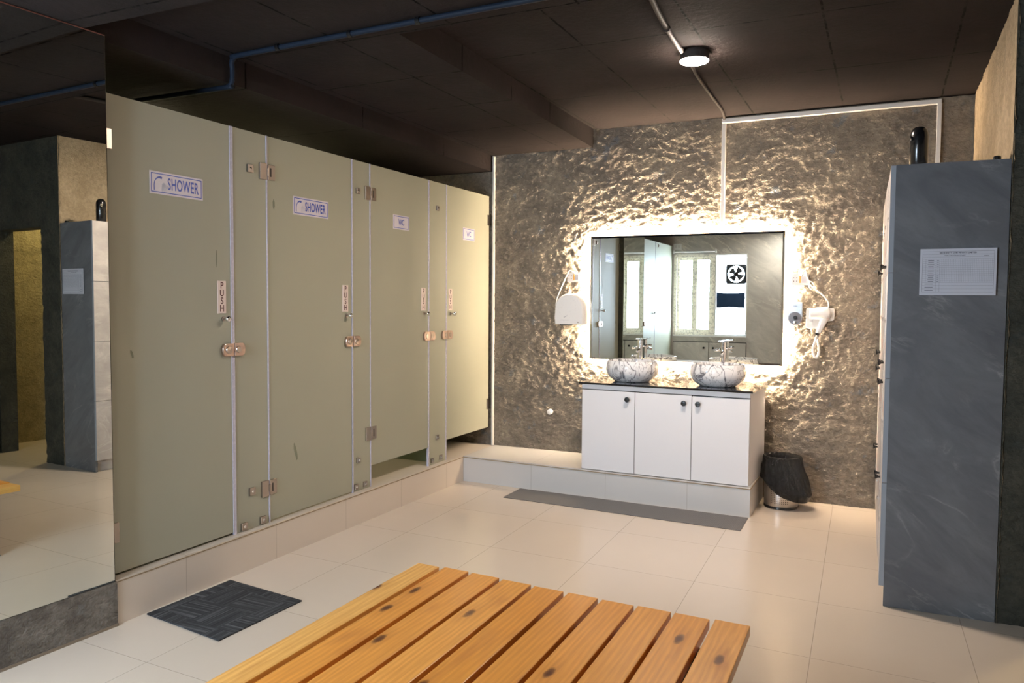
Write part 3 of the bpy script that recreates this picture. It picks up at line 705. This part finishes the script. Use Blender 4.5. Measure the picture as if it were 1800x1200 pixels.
for ya, yb, ta, tb in ((2.16, 2.58, 2.16, 2.41), (.70, 1.12, .88, 1.12)):
    bm = NB(); z1_ = ZT-.075
    vs = [bm.verts.new(p) for p in ((-1.60, ya, .001), (-.42, ya, .001), (-.42, yb, .001), (-1.60, yb, .001), (-1.52, ta, z1_), (-.48, ta, z1_), (-.48, tb, z1_), (-1.52, tb, z1_))]
    for f in ((0, 3, 2, 1), (4, 5, 6, 7), (0, 1, 5, 4), (1, 2, 6, 5), (2, 3, 7, 6), (3, 0, 4, 7)): bm.faces.new([vs[i] for i in f])
    obj('leg', bm, M_marble, t)
# ------------------------------------------------------------------ lockers
RL = math.radians(1.2); OL = Vector((.022, 4.125, 0))
XK = Matrix.Translation(OL) @ Matrix.Rotation(RL, 4, 'Z')   # local: y along the row, +x into the wall
t = thing('locker_unit', 'tall grey marble-laminate locker block with pale doors against the right wall', 'locker', OL, RL)
LL = 1.90
K = lambda *a: box(NB(), *a)
obj('side_panel', K(0, .462, 0, .018, .001, 2.10), M_marble, t, xf=XK, bevel=.001)
obj('carcass', K(.006, .440, .019, LL, .10, 2.095), M_greyedge, t, xf=XK)
obj('plinth', K(.022, .440, .019, LL, .001, .099), M_marble_glow, t, xf=XK)
rows = ((.10, .597), (.60, 1.097), (1.10, 1.597), (1.60, 2.098)); cw = LL/4
num = 1
for r, (za, zb) in enumerate(rows):
    for c in range(4):
        ya, yb = c*cw+.002, (c+1)*cw-.002
        ajar = (0, 0, 0, 0)[c]
        off = .001*((r*3+c*5) % 3)
        d = obj('door', K(-.020-off, -.004-off+.004, ya, yb, za, zb), M_marble_glow, t, xf=XK, bevel=.0008)
        if c == 0: obj('edge_band', K(-.021-off, .0005, -.001, .0016, za, zb), M_greyedge, d, xf=XK)
        kz = za+.045 if r >= 2 else zb-.055
        ky = yb-.05 if c % 2 == 0 else ya+.05
        obj('knob', lathe(NB(), [(.006, 0), (.006, -.010), (.014, -.020), (.014, -.026), (0, -.027)], (-.020-off, ky, kz), 18, 'X'), M_black, d, xf=XK)
        textmesh('number', str(17-num if False else num), .075, M_red, XK @ Vector((-.0208-off, (ya+yb)/2-.05, za+.13 if r >= 2 else zb-.16)), XK.to_3x3() @ Vector((0, -1, 0)), (0, 0, 1), d, bold=.002)
        obj('cam_lock', lathe(NB(), [(.012, 0), (.012, -.006), (0, -.007)], (-.020-off, (ya+yb)/2-.02, (za+zb)/2+.02), 18, 'X'), M_chrome, d, xf=XK)
        num += 1
# notice on the side panel
pa = pw(1618, 438, 1, 4.122); pb = pw(1750, 519, 1, 4.122)
nx0, nx1, nz1, nz0 = pa.x, pb.x, pw(1684, 436.5, 1, 4.122).z, pb.z
t = thing('paper_notice', 'white paper with a printed checklist table taped to the grey locker side', 'notice', ((nx0+nx1)/2, 4.121, nz0))
TX = Matrix.Identity(4)
obj('sheet', B(nx0, nx1, 4.1195, 4.1205, nz0, nz1), M_paper, t)
nw, nh = nx1-nx0, nz1-nz0
yy = 4.1192
def rule(bm, u0, v0, u1, v1, th_=.0006):
    x0_, x1_ = nx0+nw*u0, nx0+nw*u1; z1_, z0_ = nz1-nh*v0, nz1-nh*v1
    if abs(x1_-x0_) < abs(z1_-z0_): box(bm, x0_-th_/2, x0_+th_/2, yy, yy+.0004, min(z0_, z1_), max(z0_, z1_))
    else: box(bm, min(x0_, x1_), max(x0_, x1_), yy, yy+.0004, z0_-th_/2, z0_+th_/2)
bm = NB()
for v in (.06, .93): rule(bm, .035, v, .965, v, .0009)
for u in (.035, .965): rule(bm, u, .06, u, .93, .0009)
for v in (.125, .175): rule(bm, .035, v, .965, v)
for i in range(12): rule(bm, .035, .225+i*.0455, .965, .225+i*.0455, .0005)
for v in (.79, .86): rule(bm, .035, v, .965, v)
for u in (.08, .215, .265): rule(bm, u, .225, u, .7255 if u < .2 else .93)
for i in range(31): rule(bm, .265+i*.0226, .225, .265+i*.0226, .7255, .0004)
obj('table_lines', bm, M_ink, t)
for s_, u, v, sz, bo in (('BRODINITY GYM PRIVATE LIMITED', .5, .092, .0095, .0003), ('WEEKLY MAINTENANCE SHEET', .46, .150, .006, .0001), ('MONTH', .87, .160, .005, .0001)):
    textmesh('printed_text', s_, sz, M_ink, (nx0+nw*u, yy-.0002, nz1-nh*v), (1, 0, 0), (0, 0, 1), t, bold=bo)
bm = NB()
for i in range(11):
    z_ = .2475+i*.0455; l_ = .07+.03*random.random()
    rule(bm, .147-l_/2, z_, .147+l_/2, z_, .0022); rule(bm, .228, z_, .252, z_, .0018)
for z_ in (.757, .825, .895): rule(bm, .07, z_, .18, z_, .0022)
obj('row_entries', bm, M_ink, t)
# canister and clutter on the locker top
c = Vector((.118, 4.275, 2.1))
t = thing('black_canister', 'glossy black round-topped canister standing on the locker top', 'canister', c)
obj('body', lathe(NB(), [(.038, .003), (.040, .006), (.040, .150), (.038, .168), (.032, .184), (.020, .195), (0, .199)], c, 36), M_black, t, smooth=True)
obj('lens_ring', lathe(NB(), [(.013, 0), (.013, -.004), (.009, -.005), (0, -.003)], c+Vector((-.034, -.018, .142)), 20, 'X'), M_chrome, t)
obj('base_ring', lathe(NB(), [(.041, .0005), (.041, .004)], c, 36), M_blackgap, t)
q = Vector((.43, 4.16, 2.1)); tag(obj('bottle_cap', lathe(NB(), [(.0, .0005), (.016, .0005), (.016, .014), (.012, .018), (0, .018)], q, 16), M_black), 'tiny dark cap on the locker top near the right wall', 'cap')
# ------------------------------------------------------------------ wall accessories
def P(u, v, y=6.0): return pw(u, v, 1, y)
# hand dryer
yf, yb_ = 5.93, 6.07
t = thing('hand_dryer', 'white wall-mounted hand dryer left of the lit mirror', 'hand dryer', (-2.33, yb_, 1.27))
def dome(y, s=1.0, dx=0.0):
    x0_, x1_ = -2.445, -2.190; zb, zs, zt = 1.272, 1.395, 1.520; pts = []
    pts += [(x0_, zb), (x0_-.004, zb+.06), (x0_, zs)]
    for k in range(1, 9):
        a = PI - (PI/2)*k/8; pts.append((x0_+.105+.105*math.cos(a), zs+(zt-zs)*math.sin(a)))
    for k in range(0, 8):
        a = PI/2-(PI/2)*k/8; pts.append((x1_-.105+.105*math.cos(a), zs+(zt-zs)*math.sin(a)))
    pts += [(x1_, zs), (x1_+.004, zb+.06), (x1_, zb)]
    cx, cz = (x0_+x1_)/2, 1.38
    return [(cx+(p[0]-cx)*s+dx, y, cz+(p[1]-cz)*(s if p[1] > cz else 1)) for p in pts]
bm = NB(); rings = [[bm.verts.new(p) for p in dome(y, s)] for y, s in ((yb_, 1), (yf+.05, 1), (yf+.018, .965), (yf, .90))]
for a, b in zip(rings, rings[1:]):
    for k in range(len(a)): bm.faces.new((a[k], a[(k+1) % len(a)], b[(k+1) % len(a)], b[k]))
bm.faces.new(rings[0][::-1]); bm.faces.new(rings[-1]); obj('casing', bm, M_white, t, smooth=False, bevel=.004)
obj('outlet', B(-2.40, -2.29, yf+.02, yf+.07, 1.262, 1.274), M_black, t)
obj('sensor', lathe(NB(), [(.006, 0), (.006, -.003), (0, -.003)], (-2.235, yf, 1.29), 12, 'Y'), M_steel, t)
bm = NB(); prism(bm, [(-2.36, yf-.0006, 1.330), (-2.335, yf-.0006, 1.342), (-2.325, yf-.0006, 1.350), (-2.332, yf-.0006, 1.338), (-2.352, yf-.0006, 1.326)], (0, .001, 0)); box(bm, -2.385, -2.315, yf-.0006, yf+.0005, 1.305, 1.308)
obj('printed_mark', bm, plain('pale_grey_print', (.5, .49, .5), .5), t)
def socket(x, z, lab, w=.115, orange=1):
    t = thing('wall_socket', lab, 'socket', (x, 6.07, z-.04), group='white wall sockets beside the mirror')
    obj('plate', prism(NB(), [(x+a, 6.046, z+b) for a, b in rrect(w, .082, .006, 3)], (0, .03, 0)), M_white, t)
    obj('switch', B(x+.012, x+.045, 6.041, 6.047, z-.025, z+.025), plain('grey_switch', (.60, .57, .60), .4), t, bevel=.001)
    obj('indicator', B(x-.004, x+.006, 6.042, 6.047, z-.025, z+.025), plain('orange_indicator', (.85, .42, .06), .4), t)
    bm = NB()
    for a, b in ((-.042, .012), (-.022, .012), (-.042, -.012), (-.022, -.012)): box(bm, x+a-.003, x+a+.003, 6.0445, 6.047, z+b-.003, z+b+.003)
    obj('pin_holes', bm, M_maroon, t)
socket(-2.318, 1.655, 'white socket plate above the hand dryer')
socket(-.572, 1.625, 'white socket plate above the soap dispenser')
bm = NB(); tube(bm, smoothpath([(-2.295, 6.035, 1.685), (-2.322, 6.02, 1.70), (-2.345, 6.02, 1.708), (-2.365, 6.02, 1.68), (-2.40, 6.0, 1.59), (-2.437, 5.985, 1.49), (-2.452, 5.985, 1.42)], 5), .0045, 8)
tag(obj('power_cord', bm, M_white, smooth=True), 'white cord from the socket down to the hand dryer', 'cord')
# soap dispenser
a = P(1385, 531, 5.985); b = P(1411, 572, 5.985)
sx0, sx1, sz1, sz0 = a.x, b.x-.004, a.z, b.z
t = thing('soap_dispenser', 'chrome soap dispenser on the wall right of the lit mirror', 'dispenser', ((sx0+sx1)/2, 6.07, sz0))
cx = (sx0+sx1)/2; hw = (sx1-sx0)/2
pts = [(cx-hw, sz1), (cx-hw, sz0+.055)] + [(cx+hw*math.cos(PI+PI*k/10), sz0+.055+.055*math.sin(PI+PI*k/10)) for k in range(1, 10)] + [(cx+hw, sz0+.055), (cx+hw, sz1)]
obj('casing', prism(NB(), [(x, 5.985, z) for x, z in pts], (0, .085, 0)), plain('satin_chrome', (.60, .60, .62), .22, 1), t, bevel=.004)
obj('window_disc', lathe(NB(), [(.045, 0), (.045, -.003), (0, -.004)], (cx, 5.985, sz0+.052), 28, 'Y'), plain('smoked_plastic', (.16, .16, .18), .2), t)
obj('push_button', lathe(NB(), [(.013, 0), (.013, -.008), (.009, -.011), (0, -.011)], (cx+.003, 5.982, sz0+.056), 20, 'Y'), M_black, t)
obj('nozzle', lathe(NB(), [(.011, 0), (.011, -.012), (0, -.013)], (cx+.001, 5.982, sz0+.020), 20, 'Y'), M_chrome, t)
obj('printed_mark', B(cx-.014, cx+.014, 5.9843, 5.986, sz1-.030, sz1-.026), M_ink, t)
# hair dryer
t = thing('hair_dryer', 'white wall-mounted hair dryer with coiled cord right of the soap dispenser', 'hair dryer', (-.43, 6.07, 1.28))
a = P(1417, 541, 6.03); b = P(1466, 578, 6.03)
prof = [(a.x, a.z), (a.x, b.z), (a.x+.10, b.z), (a.x+.135, b.z+.05), (b.x, b.z+.06), (b.x, a.z)]
def rounded(poly, r, n=4):
    out = []
    for i in range(len(poly)):
        p = Vector(poly[i]); q = (Vector(poly[i-1])-p).normalized(); s = (Vector(poly[(i+1) % len(poly)])-p).normalized()
        A, Bq = p+q*r, p+s*r
        for k in range(n+1):
            tt = k/n; out.append(tuple((A*(1-tt)**2 + p*2*tt*(1-tt) + Bq*tt*tt)))
    return out
obj('wall_plate', prism(NB(), [(x, 6.03, z) for x, z in rounded(prof, .016)], (0, .04, 0)), M_white, t, bevel=.004)
n0 = P(1423, 551, 5.985); n1 = P(1458, 550, 5.985)
d_ = (n1-n0).normalized(); Ld = (n1-n0).length
bm = NB(); tube(bm, [n0+d_*x for x in (0, .01, Ld*.35, Ld*.7, Ld*.9, Ld*1.02, Ld*1.06)], .03, 24, rad=[.034, .037, .040, .044, .043, .034, .015])
obj('barrel', bm, M_white, t, smooth=True)
obj('nozzle_grille', tube(NB(), [n0-d_*.002, n0+d_*.003], .030, 24), plain('grey_grille', (.25, .25, .27), .4), t)
h0 = P(1451, 556, 5.985); h1 = P(1438, 585, 5.985)
bm = NB(); tube(bm, smoothpath([h0, h0.lerp(h1, .3), h0.lerp(h1, .7), h1], 3), .02, 16, rad=[.026, .026, .025, .024, .023, .021, .019, .017, .016, .0155]); obj('handle', bm, M_white, t, smooth=True)
g0 = P(1436.5, 587, 5.985); obj('cord_collar', tube(NB(), [h1, g0+Vector((-.004, 0, -.006))], .014, 14), M_black, t)
obj('rating_label', B(-.497, -.475, 6.0285, 6.031, 1.318, 1.335), plain('pale_grey_label', (.62, .60, .60), .5), t)
# coiled cord
cps = smoothpath([P(1436, 590, 5.98), P(1432.5, 602, 5.98), P(1429, 614, 5.98), P(1431, 625, 5.98), P(1435, 628, 5.985), P(1439, 622, 6.0), P(1439, 608, 6.02), P(1437, 596, 6.035)], 20)
pts = []; nC = len(cps); 
for i, p in enumerate(cps):
    dd = (cps[min(i+1, nC-1)]-cps[max(i-1, 0)]).normalized(); u_, v_ = frame_axes(dd)
    for k in range(6):
        nx_ = cps[min(i+1, nC-1)]; a_ = 2*PI*(i*6+k)/14.0
        pts.append(p.lerp(nx_, k/6)+(u_*math.cos(a_)+v_*math.sin(a_))*.0055)
obj('coiled_cord', tube(NB(), pts, .0035, 6), M_white, t, smooth=True)
cps = smoothpath([P(1456, 541, 6.04), P(1456, 532, 6.03), P(1450, 522, 6.03), P(1441, 514, 6.03), P(1432, 507, 6.03), P(1426, 502, 6.03), P(1422, 495, 6.02), P(1428, 496, 6.02), P(1431, 502, 6.02), P(1426, 508, 6.02), P(1422, 502, 6.015), P(1423, 495, 6.02), P(1419, 488, 6.03), P(1417, 478, 6.03), P(1413, 476, 6.03), P(1409, 484, 6.035)], 6)
obj('power_cord', tube(NB(), cps, .0045, 8), M_white, t, smooth=True)
# round plug low on the wall
q = pw(966, 724, 1, 6.06)
tag(obj('pipe_cap', lathe(NB(), [(.023, .03), (.023, 0), (.020, -.006), (.010, -.009), (0, -.009)], q, 24, 'Y'), M_white, smooth=True), 'small round white cap low on the stone wall left of the vanity', 'cap')
# ------------------------------------------------------------------ bin
c = Vector((-.645, 5.86, .001)); RB = .118
t = thing('waste_bin', 'round perforated steel bin with black base beside the vanity', 'bin', c)
def binmat():
    m_, nt, b = mat('perforated_steel')
    tc = N(nt, 'ShaderNodeTexCoord'); sp = N(nt, 'ShaderNodeSeparateXYZ'); L(nt, tc.outputs['Object'], sp.inputs[0])
    an = math_(nt, 'ARCTAN2', sp.outputs[1], sp.outputs[0])
    fu = math_(nt, 'SUBTRACT', math_(nt, 'FRACT', math_(nt, 'MULTIPLY', an, 9.5)), .5); fv = math_(nt, 'SUBTRACT', math_(nt, 'FRACT', math_(nt, 'MULTIPLY', sp.outputs[2], 78)), .5)
    dd = math_(nt, 'ADD', math_(nt, 'MULTIPLY', fu, fu), math_(nt, 'MULTIPLY', fv, fv))
    band = math_(nt, 'MULTIPLY', math_(nt, 'GREATER_THAN', sp.outputs[2], .035), math_(nt, 'GREATER_THAN', math_(nt, 'SINE', math_(nt, 'MULTIPLY', an, 3.0)), -.1))
    hole = math_(nt, 'MULTIPLY', math_(nt, 'LESS_THAN', dd, .07), band)
    L(nt, mixc(nt, hole, (.60, .56, .52), (.01, .01, .01)), b.inputs['Base Color']); b.inputs['Metallic'].default_value = 1; b.inputs['Roughness'].default_value = .3; return m_
obj('bin_body', lathe(NB(), [(RB-.004, .012), (RB-.001, .02), (RB+.004, .33), (RB, .332), (RB-.005, .03)], c, 64), binmat(), t, smooth=True)
obj('base_ring', lathe(NB(), [(RB-.002, .0), (RB+.002, .003), (RB+.001, .018), (RB-.006, .019)], c, 48), M_black, t)
def bagmat():
    m_, nt, b = mat('black_polythene'); b.inputs['Base Color'].default_value = (.003, .003, .0035, 1); b.inputs['Roughness'].default_value = .22; b.inputs['Specular IOR Level'].default_value = .5
    bump(nt, noisetex(nt, coords(nt, scale=(1, 1, .45)), 26, 5, .6, 1.6), 1.0, .035, b); return m_
def bagfn(a, r, h):
    # a=0 towards +x. skirt hangs low on the right (+x), high on the left
    rt = .5+.5*math.cos(a+.35); z = h
    if h < .37 and r > RB:
        k = (.37-h)/.3            # 0 at rim .. 1 at the hem
        low = .215-.155*rt
        z = .37-(.37-low)*k
        r = RB+.010+k*(.018+.075*rt**1.5)+.010*noise.noise(Vector((math.cos(a)*3, math.sin(a)*3, h*12)))*(.3+k)
        if k > .95: r -= .03
    r += .006*noise.noise(Vector((math.cos(a)*6, math.sin(a)*6, h*9)))+.003*math.sin(a*19+h*30)
    if abs(h-.37) < .002: z += .006*noise.noise(Vector((math.cos(a)*5, math.sin(a)*5, 2)))
    return r, z
prof = [(RB-.03, .12), (RB-.02, .25), (RB-.012, .35), (RB-.004, .366), (RB+.004, .370), (RB+.0125, .362)] + [(RB+.02, .362-.0225*k) for k in range(1, 12)] + [(RB+.02, .07)]
bag = obj('bin_bag', lathe(NB(), prof, c, 96, fn=bagfn), bagmat(), smooth=True)
tag(bag, 'black plastic liner draped over the steel bin, hanging low on its right', 'bin bag')
# ------------------------------------------------------------------ window wall things (seen in the lit mirror)
YW = -.38
t = struct('window_1', B(-3.07, -1.94, -.50, -.36, .925, .945), M_white)
bm = NB()
def fr(bm, x0, x1, z0, z1, w, y0=-.47, y1=-.40):
    box(bm, x0, x0+w, y0, y1, z0, z1); box(bm, x1-w, x1, y0, y1, z0, z1); box(bm, x0+w, x1-w, y0, y1, z0, z0+w); box(bm, x0+w, x1-w, y0, y1, z1-w, z1)
fr(bm, -3.074, -2.43, .946, 2.214, .045, -.50, -.385); fr(bm, -3.027, -2.745, .992, 2.168, .045, -.47, -.42); fr(bm, -2.755, -2.475, .992, 2.168, .045, -.46, -.41)
obj('window_frame', bm, M_upvc, t)
bm = NB(); fr(bm, -2.428, -1.936, .946, 2.214, .022, -.50, -.385); box(bm, -2.406, -1.958, -.49, -.40, 1.52, 1.545)
obj('window_frame', bm, M_white, t)
obj('pane', B(-2.982, -2.79, -.452, -.447, 1.037, 2.123), M_pane, t); obj('pane', B(-2.71, -2.52, -.442, -.437, 1.037, 2.123), M_pane, t)
obj('pane', B(-2.406, -1.958, -.462, -.457, .968, 1.52), M_pane, t)
# exhaust fan
fc = Vector((-2.115, -.43, 1.90)); fr_ = .128
t = thing('exhaust_fan', 'dark-bladed exhaust fan mounted in the upper window opening', 'fan', (fc.x, fc.y, fc.z-fr_))
bm = NB(); n = 40
pts_o = [(fc.x+.152*max(-1, min(1, 1.35*math.cos(2*PI*k/n))), fc.z+.152*max(-1, min(1, 1.35*math.sin(2*PI*k/n)))) for k in range(n)]
pts_i = [(fc.x+fr_*math.cos(2*PI*k/n), fc.z+fr_*math.sin(2*PI*k/n)) for k in range(n)]
vo = [[bm.verts.new((x, y, z)) for x, z in pts] for pts in (pts_o, pts_i) for y in (-.42, -.44)]
for k in range(n):
    j = (k+1) % n; bm.faces.new((vo[0][k], vo[0][j], vo[2][j], vo[2][k])); bm.faces.new((vo[1][k], vo[3][k], vo[3][j], vo[1][j])); bm.faces.new((vo[0][k], vo[1][k], vo[1][j], vo[0][j])); bm.faces.new((vo[2][k], vo[2][j], vo[3][j], vo[3][k]))
M_fan = plain('dark_grey_fan_plastic', (.035, .038, .042), .6, spec=.2)
obj('fan_frame', bm, M_fan, t)
obj('hub', lathe(NB(), [(.036, -.01), (.036, .025), (.03, .03), (0, .03)], fc, 24, 'Y'), M_black, t)
for k in range(4):
    a0_ = PI/4+k*PI/2+.2; bm = NB(); q = []
    for rr, da, dy in ((.032, -.75, 0), (.118, -.60, .012), (.126, .42, -.012), (.032, .7, 0)):
        q.append((fc.x+rr*math.cos(a0_+da), fc.y+dy, fc.z+rr*math.sin(a0_+da)))
    obj('blade', prism(bm, q, (0, .003, 0)), M_fan, t)
# cloth
bm = NB(); g = []
for j in range(9):
    row = []
    for i in range(21):
        u, v = i/20, j/8; x = -2.40+.43*u; sag = .03*(1-(2*u-1)**2)
        z = 1.62-sag*.5-v*(.245-.03*math.sin(u*PI)); row.append(bm.verts.new((x-.02*v*(1-u)*0+.02*v*(u-1)*0, -.385+.012*math.sin(u*17+v*3)*v, z)))
    g.append(row)
for j in range(8):
    for i in range(20): bm.faces.new((g[j][i], g[j][i+1], g[j+1][i+1], g[j+1][i]))
o = obj('hanging_cloth', bm, M_navy, smooth=True); s = o.modifiers.new('solid', 'SOLIDIFY'); s.thickness = .004
tag(o, 'navy blue cloth hung across the window below the exhaust fan', 'cloth')
# curtain rail
t = thing('curtain_rail', 'thin white curtain rail above the sliding window', 'rail', (-2.75, -.34, 2.25))
obj('rod', tube(NB(), [(-3.09, -.335, 2.255), (-2.40, -.335, 2.255)], .009, 12), M_white, t, smooth=True)
for x in (-3.075, -2.415): obj('bracket', B(x-.01, x+.01, -.379, -.325, 2.235, 2.285), M_white, t)
t = thing('switch_plate', 'white double switch plate high on the wall above the window', 'switch', (-3.03, YW, 2.30))
obj('plate', B(-3.085, -2.955, YW+.001, YW+.012, 2.295, 2.385), M_white, t, bevel=.002)
for x in (-3.045, -2.995): obj('switch', B(x-.016, x+.016, YW+.012, YW+.017, 2.318, 2.362), M_trunk, t)
# cabinet below the window
t = thing('under_window_cabinet', 'grey marble-faced cupboard with two doors below the window', 'cabinet', (-2.5, YW, .1))
obj('frame', B(-3.07, -1.93, YW+.001, YW+.006, .08, .845), M_blackgap, t)
for x0_, x1_, kx in ((-3.062, -2.505, -2.575), (-2.495, -1.94, -2.43)):
    d = obj('door', B(x0_, x1_, YW+.007, YW+.024, .09, .835), M_marble_wall, t)
    obj('knob', lathe(NB(), [(.007, 0), (.007, .012), (.017, .016), (.017, .024), (0, .026)], (kx, YW+.024, .75), 20, 'Y'), M_black, d)
